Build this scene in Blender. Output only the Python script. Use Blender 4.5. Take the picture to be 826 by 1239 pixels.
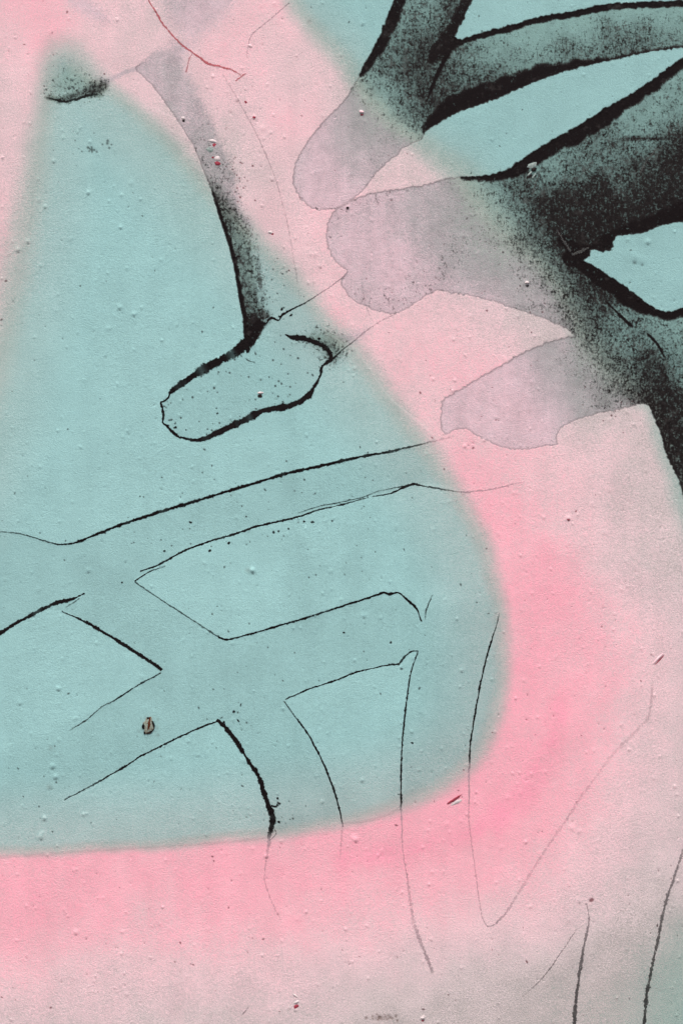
import bpy, math, random
import numpy as np
from mathutils import Vector

# ------------------------------------------------------------------ scene, camera, light
for o in list(bpy.data.objects):
    bpy.data.objects.remove(o, do_unlink=True)
scene = bpy.context.scene
col = scene.collection
random.seed(7)
rng = np.random.default_rng(11)

S = 0.9 / 1239.0            # metres of wall per picture unit used below
CX, CY, CZ = 413.0, 619.5, 1.35
def wx(u): return (u - CX) * S
def wz(v): return CZ - (v - CY) * S

cam_d = bpy.data.cameras.new("camera")
cam = bpy.data.objects.new("camera", cam_d)
col.objects.link(cam)
cam.location = (0, -2.5, CZ)
cam.rotation_euler = (math.radians(90), 0, 0)
cam_d.sensor_width = 36
cam_d.sensor_fit = 'AUTO'
cam_d.lens = 36 * 2.5 / 0.9
cam_d.clip_end = 500
scene.camera = cam

SUN_EL, SUN_AZ = math.radians(64), math.radians(-12)   # azimuth from -Y towards -X when negative
world = bpy.data.worlds.new("World")
scene.world = world
world.use_nodes = True
wn = world.node_tree.nodes
wn.clear()
sky = wn.new('ShaderNodeTexSky')
sky.sky_type = 'NISHITA'
sky.sun_disc = False
sky.sun_elevation = SUN_EL
sky.air_density = 1.0
sky.dust_density = 6.0
sky.ozone_density = 1.0
bg = wn.new('ShaderNodeBackground')
bg.inputs['Strength'].default_value = 0.09
wo = wn.new('ShaderNodeOutputWorld')
world.node_tree.links.new(sky.outputs[0], bg.inputs['Color'])
world.node_tree.links.new(bg.outputs[0], wo.inputs['Surface'])

sun_d = bpy.data.lights.new("sun", 'SUN')
sun_d.energy = 1.5
sun_d.angle = math.radians(10)
sun_d.color = (1.0, 0.97, 0.95)
sun = bpy.data.objects.new("sun", sun_d)
col.objects.link(sun)
to_sun = Vector((math.sin(SUN_AZ) * math.cos(SUN_EL), -math.cos(SUN_AZ) * math.cos(SUN_EL), math.sin(SUN_EL)))
sun.rotation_euler = to_sun.to_track_quat('Z', 'Y').to_euler()
sun.location = to_sun * 20
sky.sun_rotation = math.atan2(to_sun.x, to_sun.y)

scene.view_settings.view_transform = 'Standard'
scene.view_settings.look = 'None'
scene.view_settings.gamma = 1.0
scene.view_settings.use_curve_mapping = False
scene.view_settings.exposure = 1.02

# ------------------------------------------------------------------ small maths
def smooth(t):
    t = np.clip(t, 0, 1)
    return t * t * (3 - 2 * t)
def sstep(a, b, x): return smooth((x - a) / (b - a))

def catmull(pts, step=8.0, closed=False):
    P = np.array(pts, float)
    n = len(P); out = []
    segs = n if closed else n - 1
    for i in range(segs):
        if closed:
            p0, p1, p2, p3 = P[(i-1) % n], P[i], P[(i+1) % n], P[(i+2) % n]
        else:
            p0, p1, p2, p3 = P[max(i-1, 0)], P[i], P[i+1], P[min(i+2, n-1)]
        L = np.hypot(*(p2 - p1)[:2])
        k = max(1, int(round(L / step)))
        # centripetal-ish damping keeps corners tight
        t1 = (p2 - p0) * 0.5; t2 = (p3 - p1) * 0.5
        for t in (t1, t2):
            m = np.hypot(*t[:2])
            if m > 0.9 * L and m > 0: t *= 0.9 * L / m
        for j in range(k):
            t = j / k
            h1 = 2*t**3 - 3*t**2 + 1; h2 = -2*t**3 + 3*t**2; h3 = t**3 - 2*t**2 + t; h4 = t**3 - t**2
            out.append(h1*p1 + h2*p2 + h3*t1 + h4*t2)
    if not closed: out.append(P[-1])
    return np.array(out)

# ------------------------------------------------------------------ wall grid (dense in the painted area)
U0, U1, V0, V1 = -40.0, 866.0, -40.0, 1279.0
WU0, WU1 = CX - 1.7 / S, CX + 1.7 / S
WV0, WV1 = CY - (2.6 - CZ) / S, CY + CZ / S
STEP = 1.25
def axis(a0, a1, lo, hi):
    core = np.arange(a0, a1 + 1e-6, STEP)
    right = []; d = STEP; x = core[-1]
    while x < hi:
        d = min(d * 1.12, 22.0); x += d; right.append(min(x, hi))
    left = []; d = STEP; x = core[0]
    while x > lo:
        d = min(d * 1.12, 22.0); x -= d; left.append(max(x, lo))
    return np.array(left[::-1] + list(core) + right)
AU = axis(U0, U1, WU0, WU1)
AV = axis(V0, V1, WV0, WV1)
NU, NV = len(AU), len(AV)
GU, GV = np.meshgrid(AU, AV)          # [row v, col u]

def signed_dist(poly, cap=90.0, vals=None):
    """distance to a closed outline, positive inside, clipped at cap; also the outline's value nearest by"""
    P = np.array(poly, float)[:, :2]
    lo = P.min(0) - cap; hi = P.max(0) + cap
    i0, i1 = np.searchsorted(AU, [lo[0], hi[0]]); j0, j1 = np.searchsorted(AV, [lo[1], hi[1]])
    out = np.full((NV, NU), -float(cap))
    ov = None if vals is None else np.full((NV, NU), float(np.mean(vals)))
    if i1 <= i0 or j1 <= j0: return out if vals is None else (out, ov)
    X = GU[j0:j1, i0:i1]; Y = GV[j0:j1, i0:i1]
    d2 = np.full(X.shape, 1e12); ins = np.zeros(X.shape, bool)
    vv = None if vals is None else np.zeros(X.shape)
    n = len(P)
    for k in range(n):
        a = P[k]; b = P[(k+1) % n]; e = b - a
        L2 = e @ e + 1e-12
        # inside test on the whole window, distance only close by
        if a[1] != b[1]:
            r0, r1 = np.searchsorted(AV[j0:j1], [min(a[1], b[1]), max(a[1], b[1])])
            if r1 > r0:
                ys = AV[j0:j1][r0:r1]
                xc = a[0] + (ys - a[1]) / e[1] * e[0]
                ins[r0:r1] ^= (AU[j0*0+i0:i1][None, :] < xc[:, None])
        c0, c1 = np.searchsorted(AU[i0:i1], [min(a[0], b[0]) - cap, max(a[0], b[0]) + cap])
        r0, r1 = np.searchsorted(AV[j0:j1], [min(a[1], b[1]) - cap, max(a[1], b[1]) + cap])
        if c1 <= c0 or r1 <= r0: continue
        x = X[r0:r1, c0:c1] - a[0]; y = Y[r0:r1, c0:c1] - a[1]
        t = np.clip((x * e[0] + y * e[1]) / L2, 0, 1)
        q = (x - t * e[0])**2 + (y - t * e[1])**2
        w = d2[r0:r1, c0:c1]
        if vals is not None:
            m = q < w
            vw = vv[r0:r1, c0:c1]
            tv = vals[k] + t * (vals[(k+1) % n] - vals[k])
            vw[m] = tv[m]
        np.minimum(w, q, out=w)
    d = np.minimum(np.sqrt(d2), cap)
    out[j0:j1, i0:i1] = np.where(ins, d, -d)
    if vals is None: return out
    ov[j0:j1, i0:i1] = vv
    return out, ov

def stroke_field(pts, cap=40.0):
    """max over a polyline of (radius - distance), pts are (u, v, radius)"""
    P = np.array(pts, float)
    lo = P[:, :2].min(0) - cap; hi = P[:, :2].max(0) + cap
    i0, i1 = np.searchsorted(AU, [lo[0], hi[0]]); j0, j1 = np.searchsorted(AV, [lo[1], hi[1]])
    out = np.full((NV, NU), -float(cap))
    if i1 <= i0 or j1 <= j0: return out
    for k in range(len(P) - 1):
        a, b = P[k], P[k+1]; e = (b - a)[:2]; L2 = e @ e + 1e-12
        c0, c1 = np.searchsorted(AU, [min(a[0], b[0]) - cap, max(a[0], b[0]) + cap])
        r0, r1 = np.searchsorted(AV, [min(a[1], b[1]) - cap, max(a[1], b[1]) + cap])
        if c1 <= c0 or r1 <= r0: continue
        x = GU[r0:r1, c0:c1] - a[0]; y = GV[r0:r1, c0:c1] - a[1]
        t = np.clip((x * e[0] + y * e[1]) / L2, 0, 1)
        d = np.hypot(x - t * e[0], y - t * e[1])
        f = a[2] + t * (b[2] - a[2]) - d
        w = out[r0:r1, c0:c1]
        np.maximum(w, f, out=w)
    return out

def bilerp(grid, u, v, u0, v0, du):
    x = np.clip((u - u0) / du, 0, grid.shape[1] - 1.001); y = np.clip((v - v0) / du, 0, grid.shape[0] - 1.001)
    i = x.astype(int); j = y.astype(int); fx = x - i; fy = y - j
    return (grid[j, i]*(1-fx)*(1-fy) + grid[j, i+1]*fx*(1-fy) + grid[j+1, i]*(1-fx)*fy + grid[j+1, i+1]*fx*fy)

def scatter_field(ctrl, sigma):
    C = np.array(ctrl, float); du = 8.0
    us = np.arange(-400, 1240, du); vs = np.arange(-400, 1660, du)
    A, B = np.meshgrid(us, vs)
    num = np.zeros(A.shape); den = np.zeros(A.shape)
    for u, v, p in C:
        r2 = (A-u)**2 + (B-v)**2
        w = np.exp(-r2 / (2*sigma*sigma)) + 1e-3 / (1 + (r2 / (sigma*sigma))**1.5)
        num += w*p; den += w
    return bilerp(num/den, GU, GV, -400, -400, du)

def value_noise(cell, seed, stretch=1.0):
    r = np.random.default_rng(seed)
    nu = int((WU1 - WU0) / cell) + 4; nv = int((WV1 - WV0) / (cell*stretch)) + 4
    g = r.random((nv, nu))
    x = (GU - WU0) / cell; y = (GV - WV0) / (cell*stretch)
    i = x.astype(int); j = y.astype(int); fx = smooth(x - i); fy = smooth(y - j)
    return (g[j, i]*(1-fx)*(1-fy) + g[j, i+1]*fx*(1-fy) + g[j+1, i]*(1-fx)*fy + g[j+1, i+1]*fx*fy) - 0.5

# ------------------------------------------------------------------ traced outlines
STROKE_A = [(476.8,0),(466.6,27),(454.7,54),(443,74.6),(432.7,95),(415.8,122),(395.4,142.4),(378.5,162.7),(363,186),(354.5,210),
  (356.4,227),(371.7,249),(392,254),(410,251),(424,243),(436,234),(449.7,217),(463,201.7),(477,190),(482.5,187.5),(485,180),(490,178),
  (504,171),(512,166),(514,159),(520,155),(550,137),(600,118.6),(647.7,98),(698.5,81),(736,73),(783,62.7),(826,57),(900,48),(1010,40),(1150,46),(1290,62),(1300,52),(1160,14),(1010,2),(900,0),(826,1.7),(763,3.4),(725.7,6.8),(688,15),(647.7,22),(614,32),(580,40.7),(556,48),(549,45),(559.6,24),(570,0),(588,-45),(622,-120),(668,-230),(690,-320),(680,-330),(610,-240),(540,-120),(496,-45)]
STROKE_B = [(424,243),(410,251),(402,258),(395.4,274.6),(395.4,291.5),(402,312),(411,322),(420,329),(414,335),(412,342),(421,357.6),(437.8,369.5),
  (456,376),(475,380),(487,376),(508,363),(529,351.5),(546,354.7),(560,356.5),(590,363),(600.5,366),(637.5,378.5),(664.6,388.6),(684,398),(695,405.6),
  (681,409),(668,412),(631,427.6),(586.7,453),(546,476.8),(535,486),(533,505),(536,524),(550,521),(563,519),(576,527),(590,534),(607,541),(624,544),(642,543),
  (658,539.5),(675,538),(672,530),(676.5,521),(688,512),(715.5,502),(749,495.4),(780,488.6),(790,504),(800,527.6),(805,548),(814,567),(822,584),(829,612),(850,680),(890,770),(940,850),(958,846),(1000,700),(1010,520),(980,410),(900,372),(826,374),(803.6,377.8),(783,368),(766,354.7),(736,334.4),(712,319),(703.6,315.8),(708,312),(712,309),(717,301),(722,302),(730,304),(739,300.5),(741,292),(746,285),(755,283),(763,283.6),
  (780,280),(803.6,271),(826,268),(900,262),(1010,230),(1140,170),(1240,90),(1232,70),(1120,20),(1000,-20),(900,20),(826,69.5),(817,76),(783,101.7),(749,122),(698.5,152.5),(658,176),(627,196.6),(607,208.5),(580,213.5),(546,215),(512,223.7),(471.7,230.5),(445,235)]
# curved leg: the left edge is crisp, the right edge is feathered
LEG_LEFT = [(163,83),(171,90),(183,101.7),(203,129),(217,149),(234,176),(247.5,210),(257.6,234),(268,270),(278,300.5),(285,331),(290,361.5),(295,390),(297,414),(303,420),(330,388),(420,380),(420,-40),(190,-40),(185,60)]
LEG_RIGHT = [(90,70),(150,74),(205,55),(238,48),(222,70),(228,95),(243,120),(262,160),(276,195),(288,235),(299,270),(306,304),(310,338),(315,375),(318,392),(303,425),(200,425)]
GREY_TOP = [(208,-60),(196,-10),(205,20),(222,44),(244,42),(266,24),(292,-8),(330,-60)]
GREY_SMUDGE = [(84,2),(100,-4),(126,14),(132,26),(118,24),(102,17)]
GREY_PINKB = [(368,409),(378,415),(392,424),(400,434),(424,417),(445,400),(412,404),(390,402)]
SOLE = [(297,414),(281.7,427.6),(248,444.6),(220.7,463),(203.7,475),(203,481),(195,487),(198.6,504),(198.6,510.7),(207,519),(219,531),(244,532.7),(264.7,522.5),(292,509),(319,497),(349.5,492),(373,480),(383,463),(390,446),(400,436),(393.5,422.5),(380,414),(363,407),(346,404),(333,402),(318,396),(305,404)]

TEAL_MAIN = [  # (u, v, softness)
 (80,58,20),(62,68,18),(57,90,16),(52,130,15),(45,180,19),(34,240,22),(20,300,24),(10,360,24),(-2,420,24),(-22,500,22),(-60,600,22),(-160,760,20),(-300,900,18),(-300,1048,9),
 (-60,1036,8),(0,1033,8),(100,1028,8),(200,1021,8),(330,1009,9),(400,997,10),(450,985,11),(500,968,12),(545,945,12),(580,913,12),(602,865,12),(610,800,12),(604,730,12),(583,655,13),(553,595,14),
 (525,553,14),(490,508,15),(455,460,15),(425,420,15),(385,372,14),(345,325,14),(310,288,14),(280,255,14),(245,222,14),(216,184,13),(180,148,12),(150,120,12),(120,95,14),(98,74,18)]
TEAL_TOP = [(350,-60,14),(352,0,14),(384,40,14),(412,72,14),(438,105,14),(468,140,14),(500,167,16),(528,192,18),(562,216,22),(600,262,22),(640,302,20),(680,348,18),(705,400,20),(735,440,24),(765,470,20),(788,492,14),(800,530,14),(812,570,14),(822,600,16),(840,640,20),(900,760,30),(980,900,40),(1200,1000,60),(1500,900,80),(1700,400,80),(1600,-300,80),(1000,-600,60),(500,-500,40),(340,-250,20)]
TEAL_CORNER = [(845,1130,50),(812,1178,46),(798,1210,44),(785,1260,44),(700,1420,60),(850,1560,80),(1100,1400,80),(1000,1160,60)]

# lighter turquoise fields between the outlines
PANELS = {
 'upper': [(57,120),(0,400),(-300,600),(-300,640),(0,643),(25,646),(46,652),(70,659),(90,657),(112,648.6),(135.6,638.5),(169.5,627),(203,616.4),(234,607),(280,593),(314,582.5),(354.7,571),(395.4,562),(432.7,553.7),(473,546),(527.6,533),(470,480),(425,418),(400,436),(390,446),(383,463),(373,480),(349.5,492),(319,497),(292,509),(264.7,522.5),(244,532.7),(219,531),(207,519),(198.6,510),(198,504),(195,487),(203,480),(220,463),(248,444.6),(282,427),(297,412),(290,361),(278,300),(268,270),(247,210),(217,149),(150,118),(100,90)],
 'middle': [(163,703),(183,691),(217,669.7),(244,658),(280,647),(310.7,637),(354.7,626.6),(415.8,609.7),(473,596),(507,586),(553,595),(583,655),(600,715),(560,745),(518,742),(510,752),(504,736.8),(493.7,726.6),(482,717.5),(463,717.5),(439.5,725),(402,736.8),(361.5,749.7),(317.5,763),(273,774),(264,770),(230,748.6),(196,726)],
 'left': [(-200,860),(0,766.6),(20,753.7),(44,742),(75,740),(112,757),(146,777.5),(176,796),(196,811),(166,829.5),(142,845),(108.5,868.5),(60,895),(-200,985)],
 'lower': [(-200,1048),(-200,1030),(80,967),(120,946),(146,931),(169.5,916),(203,898),(234,884),(264,872),(281,890.5),(297.6,916),(313,941),(321,963),(327,985),(327,1012),(200,1024)],
 'small': [(345,847),(375.6,833),(409.5,821),(436.6,812),(482,802),(503,789),(496,817.6),(491,855),(486.4,895.6),(485,975),(414,996),(408,970),(399,943),(389,919),(375.6,892),(358.6,868.5)],
}

# ------------------------------------------------------------------ painted densities
PINK = [(0,0,.76),(40,12,.8),(85,22,.9),(60,45,.9),(100,40,.8),(20,60,.66),(0,120,.6),(30,150,.6),(35,100,.62),(0,200,.66),(15,240,.68),(0,300,.78),(5,340,.74),(0,400,.6),
 (140,40,.66),(160,60,.62),(120,65,.62),(115,15,.62),(150,10,.68),(180,30,.66),(215,30,.6),(240,15,.55),(260,60,.86),(290,65,.88),(320,30,.75),(270,92,.82),(300,105,.78),(330,80,.62),(345,140,.8),(360,60,.6),(390,85,.62),(380,120,.7),
 (350,170,.8),(330,250,.66),(300,170,.64),(280,130,.64),(310,220,.6),(350,290,.64),(385,270,.68),(170,110,.66),(200,150,.64),(225,190,.6),(240,215,.5),(180,70,.5),(205,100,.46),(230,120,.44),(255,165,.42),(275,210,.42),
 (410,345,.74),(420,380,.78),(450,420,.7),(490,400,.74),(530,380,.69),(560,420,.7),(600,390,.68),(650,400,.66),(685,404,.6),(520,460,.76),(500,500,.64),(545,545,.72),
 (375,228,.82),(397,240,.84),(375,200,.6),(400,190,.52),(430,150,.42),(460,120,.3),(480,130,.25),(415,270,.66),(440,282,.82),(455,300,.8),(472,318,.8),(492,345,.72),(405,290,.6),(440,350,.56),(500,260,.5),(540,290,.46),(560,240,.36),(600,260,.3),(600,330,.42),(640,360,.4),(680,390,.4),(720,400,.25),
 (550,500,.7),(575,490,.82),(600,480,.86),(620,500,.84),(640,470,.68),(640,515,.76),(690,460,.46),(720,450,.3),(700,490,.42),(660,528,.58),(690,425,.45),(500,190,.62),(470,215,.66),(530,205,.5),
 (560,560,.78),(600,580,.84),(650,560,.8),(700,540,.66),(750,530,.6),(785,530,.52),(800,570,.5),(620,650,.86),(660,700,.9),(700,620,.74),(740,640,.58),(780,650,.51),(812,640,.48),
 (640,750,.9),(690,760,.88),(740,750,.8),(775,740,.7),(800,740,.6),(826,720,.5),(640,830,.92),(700,830,.88),(760,820,.76),(810,820,.57),(630,900,.92),(690,900,.88),(645,955,.93),(605,990,.94),(560,1000,.92),(700,960,.8),(750,920,.74),(805,900,.56),(760,1000,.64),(812,980,.53),
 (720,1050,.66),(660,1050,.8),(600,1070,.84),(540,1050,.9),(500,1040,.92),(440,1040,.9),(380,1040,.9),(300,1040,.86),(260,1060,.92),(200,1060,.86),(120,1060,.9),(60,1070,.92),(10,1090,.98),(0,1045,.86),(30,1130,.9),(100,1125,.86),(180,1120,.84),(260,1125,.86),(340,1115,.86),(420,1115,.83),(500,1110,.78),
 (560,1130,.7),(620,1120,.68),(700,1110,.58),(770,1080,.52),(815,1060,.49),(20,1180,.74),(80,1180,.68),(160,1180,.66),(250,1180,.66),(330,1170,.7),(420,1170,.66),(500,1170,.58),(560,1180,.48),(640,1180,.44),(720,1180,.41),(780,1160,.40),(820,1160,.35),
 (20,1225,.58),(100,1225,.53),(200,1225,.52),(300,1225,.53),(400,1225,.5),(480,1225,.43),(560,1225,.42),(650,1225,.40),(740,1230,.37),(800,1230,.33),(826,1200,.33)]

DARK = [(486,15,.25),(500,20,.5),(520,8,.3),(525,30,.34),(497,40,.45),(487,58,.55),(470,60,.4),(515,55,.7),(535,42,.8),(540,20,.7),(505,75,.74),(475,85,.55),(525,75,.72),(545,60,.5),(538,85,.55),(500,100,.66),(520,105,.72),(480,108,.4),(460,110,.22),(462,130,.1),(440,140,.04),(400,200,.0),(520,125,.75),(505,145,.5),(490,160,.08),(495,132,.45),
 (570,68,.36),(560,95,.55),(545,115,.7),(600,58,.18),(650,40,.06),(700,30,.05),(760,20,.05),(800,20,.1),(620,80,.3),(600,95,.55),(580,110,.7),(660,68,.3),(690,62,.45),(720,48,.3),(745,45,.5),(770,38,.5),(800,45,.32),(740,62,.5),(790,56,.5),(826,30,.2),(826,50,.4),
 (560,222,.06),(590,228,.22),(605,240,.25),(612,220,.45),(625,232,.6),(640,225,.62),(655,212,.36),(670,200,.3),(690,188,.4),(700,205,.52),(720,180,.45),(735,165,.5),(740,190,.45),(760,150,.22),(770,175,.4),(790,130,.22),(812,110,.22),(800,150,.3),(822,130,.3),(815,165,.68),(822,180,.85),(770,200,.74),(760,210,.6),(780,230,.82),(820,220,.84),(800,250,.9),(720,230,.82),(720,255,.92),(680,235,.78),(680,260,.94),(652,250,.82),(628,258,.42),(612,272,.2),(585,255,.1),(560,240,.05),
 (640,285,.5),(655,278,.66),(680,285,.93),(660,310,.48),(640,320,.22),(690,318,.85),(675,335,.42),(668,350,.25),(600,330,.02),(500,280,0),(450,300,0),(720,280,.97),(700,300,.97),(692,350,.62),(712,345,.82),(735,350,.9),(690,375,.42),(715,375,.66),(705,395,.5),(735,365,.72),(750,378,.36),(765,375,.5),(790,395,.3),(820,395,.22),(728,395,.6),(748,400,.42),(745,415,.36),(722,420,.45),(690,420,.2),(660,420,.06),(650,450,.1),(740,435,.6),(770,410,.5),(800,405,.3),(790,435,.75),(812,430,.42),(826,420,.3),(826,450,.4),(780,455,.72),(800,460,.82),(760,455,.5),(750,475,.5),(722,450,.3),(708,440,.2),(730,475,.32),(740,488,.35),(690,470,.1),(770,480,.68),(800,485,.86),(795,495,.9),(812,520,.92),(830,560,.85),(820,500,.86),(690,495,.03),(620,490,0),(560,500,0),(826,600,.8),
 (180,95,0),(210,120,0),(230,150,.12),(245,180,.2),(260,200,.28),(258,225,.45),(275,235,.4),(266,245,.7),(285,255,.42),(274,270,.6),(292,275,.32),(283,290,.45),(300,285,.3),(288,310,.55),(302,310,.34),(293,340,.48),(306,340,.32),(297,370,.52),(310,370,.5),(302,405,1),(310,390,1),
 (390,410,.3),(400,425,.5),(380,402,.2),(420,408,.12),(240,20,0),(110,15,0)]

# crisp dark rims: (points with radius), strength, feather, clip to strokes
RIMS = [
 ([(478,-40,12),(478,0,12),(468,27,12),(457,52,11),(447,72,8),(437,90,3)],1.25,5),
 ([(572,-10,14),(563,20,16),(550,42,16),(535,56,12),(522,72,8)],1.1,8),
 ([(900,2,6),(826,2,6),(763,4,6),(725,8,6),(688,16,6),(647,23,6),(614,33,6),(580,41,6),(549,51,6)],1.3,2.5),
 ([(551,46,3.6),(540,67,3.4),(528,92,2.6),(516,122,1.6)],1.3,2),
 ([(518,156,10),(550,138,22),(600,119,20),(648,98,16),(698,81,9),(736,73,4),(783,62.7,3),(826,57,3),(900,48,3)],1.2,7),
 ([(990,-30,11),(900,20,11),(826,69,10),(817,76,10),(783,102,12),(749,122,13),(698,152,19),(658,176,15),(627,197,13),(607,208,10),(580,213,5),(560,215,2.5)],1.25,5),
 ([(680,203,2),(705,195,2.5),(730,180,3.5),(760,168,4),(800,168,5),(835,164,9),(900,150,10)],.85,10),
 ([(680,290,10),(712,307,14),(745,290,15),(780,278,16),(826,262,18),(900,255,20)],1.15,9),
 ([(690,312,10),(712,319,14),(736,336,17),(766,356,16),(783,368,13),(803,377,10),(826,375,10),(900,373,8)],1.25,5),
 ([(733,365,1.4),(750,382,1.8),(764,395,2.2)],1.2,1.5),
 ([(783,404,1.4),(795,417,1.8),(803,432,1)],1.2,1.5),
 ([(258,234,2),(268,270,4.5),(278,300,5),(285,331,4.5),(290,361,4.5),(295,390,6),(297,412,9)],1.25,3),
 ([(326,384,4),(314,393,7),(303,408,9),(298,414,7)],1.3,3),
 ([(312,300,2),(314,330,3),(318,360,3),(320,385,4)],.75,4),
 ([(785,492,3),(795,512,4),(803,535,4),(812,562,5),(822,584,5)],.95,6),
 ([(57,118,1),(70,120,2),(82,119,4),(95,114,5),(106,111,6),(118,107,9),(126,102,6),(131,97,2)],.78,11),
]
GREY_TAIL = [(129,98,3),(140,93,3),(150,88,2.5),(165,83,2.5)]

# ------------------------------------------------------------------ evaluate the fields
def outline(poly, step=6, rough=0.0, seed=1):
    c = catmull(poly, step, True)
    if rough:
        r = np.random.default_rng(seed)
        c = c + r.normal(0, rough, c.shape)
    return c

sdA = signed_dist(outline(STROKE_A, 3, .6, 1), 70)
sdB = signed_dist(outline(STROKE_B, 3, .6, 2), 70)
sdLl = signed_dist(outline(LEG_LEFT, 6, .3, 3), 60); sdLr = signed_dist(outline(LEG_RIGHT, 8), 60)
sdL = np.minimum(sdLl, (sdLr + value_noise(8, 71) * 9) / 8.0)
sdG1 = signed_dist(outline(GREY_TOP, 8), 60) / 15.0
sdG2 = signed_dist(outline(GREY_SMUDGE, 8), 60) / 9.0
sdG4 = signed_dist(outline([(64,92),(80,76),(104,84),(130,98),(112,114),(84,118),(62,114)], 8), 60) / 13.0 - .35
sdG3 = signed_dist(outline(GREY_PINKB, 8), 60) / 9.0
sdG = np.maximum.reduce([sdG1, sdG2, sdG3, sdG4])
tail = stroke_field(GREY_TAIL, 30) / 1.5
film = np.maximum.reduce([sdA, sdB, sdL, sdG, tail])
film = np.clip(film, -8, 8)
crisp = np.clip(np.maximum.reduce([sdA, sdB, np.where(sdLr > 8, sdLl, -8.0)]), -8, 8)

def soft_region(pts, wide):
    P = np.array(pts, float)
    c = catmull(P, 10, True)
    sd, w = signed_dist(c[:, :2], 120, np.maximum(c[:, 2], 4))
    wob = value_noise(40, 5) * 5 + value_noise(9, 6) * 2
    sd = sd + wob
    core = sstep(-w * 1.5, w * 1.5, sd)
    halo = sstep(-w, wide, sd)
    return np.clip(core * 0.82 + halo * 0.18, 0, 1), sd
tm, sd_main = soft_region(TEAL_MAIN, 105)
tt, sd_top = soft_region(TEAL_TOP, 60)
tc, sd_cor = soft_region(TEAL_CORNER, 40)
base_pink = .35 * scatter_field(PINK, 27) + .65 * scatter_field(PINK, 44)
cover = (1 - tm) * (1 - tt) * (1 - 0.38 * tc)
pink = base_pink * cover
pink += (value_noise(70, 21) * .04 + value_noise(30, 22, 1.6) * .05 + value_noise(11, 23, 1.4) * .05) * sstep(.3, .6, pink)
# streaky, hotter pass of the spray can along the lower right bend
hot = stroke_field(catmull([(420,1040,4),(500,1030,5),(570,1006,6),(630,968,6),(662,915,4),(676,850,2)], 12), 60)
pink += .09 * sstep(-22, 8, hot + value_noise(14, 25) * 9)
pink = np.clip(pink, 0, 1.15)
spray = np.clip(pink / np.maximum(cover, .05), 0, 1.15)
spray = np.where(cover > .06, np.clip(spray, 0, 1.12), base_pink)

dark = scatter_field(DARK, 10.5)
dark = dark + .05 * sstep(.10, .32, dark) * sstep(1.0, .8, dark)
for i, (pts, k, feather) in enumerate(RIMS):
    c = catmull(pts, 5)
    rn = np.random.default_rng(300 + i)
    c[:, 2] = np.maximum(.5, c[:, 2] * (1 + rn.normal(0, .12, len(c))))
    f = stroke_field(c, 40)
    dark = np.maximum(dark, k * sstep(-feather * .75, feather * .75, f))
mark = stroke_field(catmull(RIMS[-1][0], 5), 30) + value_noise(5, 77) * 5
film = np.maximum(film, np.clip(mark / 2.0 + 1.0, -8, 8))
dark *= sstep(-2.0, 0.6, film)
dark = np.where(pink > .3, dark * (1 - .75 * sstep(.35, .6, pink)), dark)

panel = np.full((NV, NU), -90.0); panel_sd = {}
for n, p in PANELS.items():
    sd = signed_dist(catmull(p, 8, True), 40)
    panel_sd[n] = sd
    panel = np.maximum(panel, sd)
for pts in ([(512,750,0),(540,742,0),(620,715,0)], [(85,884,0),(40,905,0),(-200,985,0)], [(80,967,0),(40,985,0),(-200,1035,0)], [(150,118,0),(100,90,0),(57,120,0)]):
    panel = panel / (1 + 11 * np.exp(-(stroke_field(pts, 90) / 26.0)**2))
panel = np.clip(panel, -12, 12)
sole = signed_dist(outline(SOLE, 4), 40)
dirt = np.zeros((NV, NU))
for pts, soft, k in [([(352,505,7),(354,560,9),(351,600,6)],14,.8), ([(360,655,10),(364,700,14),(360,745,9)],16,.9), ([(428,660,9),(432,700,13),(428,730,8)],14,.8), ([(392,690,8),(398,720,9)],14,.5),
                     ([(100,690,14),(130,700,12),(155,708,6)],18,.7), ([(505,640,8),(512,690,9)],18,.6), ([(65,560,8),(70,620,8)],20,.35), ([(230,560,6),(236,620,7)],18,.35), ([(150,330,8),(156,430,8)],22,.3), ([(285,612,6),(278,618,6)],9,.5),
                     ([(300,1150,8),(305,1239,10)],22,.5), ([(60,1120,6),(58,1239,8)],18,.5), ([(180,1060,5),(186,1200,7)],18,.4), ([(212,1150,4),(214,1230,5)],12,.5), ([(700,600,10),(705,680,10)],24,.3), ([(415,960,8),(380,990,10),(340,1000,8)],16,.6), ([(500,960,10),(455,975,8)],18,.6), ([(240,210,6),(214,180,5)],14,.5)]:
    dirt = np.maximum(dirt, k * sstep(-soft, soft * .6, stroke_field(catmull(pts, 12), 45) + value_noise(13, 91) * 12))

# ------------------------------------------------------------------ relief of the paint film, in millimetres
height = value_noise(240, 31) * 1.6 + value_noise(90, 32) * .5 + value_noise(32, 33) * .12
height += value_noise(7, 34) * .055 + value_noise(3.4, 35) * .035
height += .16 * sstep(-1.2, 1.2, panel) + .10 * sstep(-3, 3, 12 - np.abs(panel)) * 0
height -= .16 * sstep(-1.0, 1.0, np.maximum.reduce([sdA, sdB, np.where(sdL > -4, sdL, -8)]))
height -= .10 * sstep(-1.5, 1.5, sole)

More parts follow.
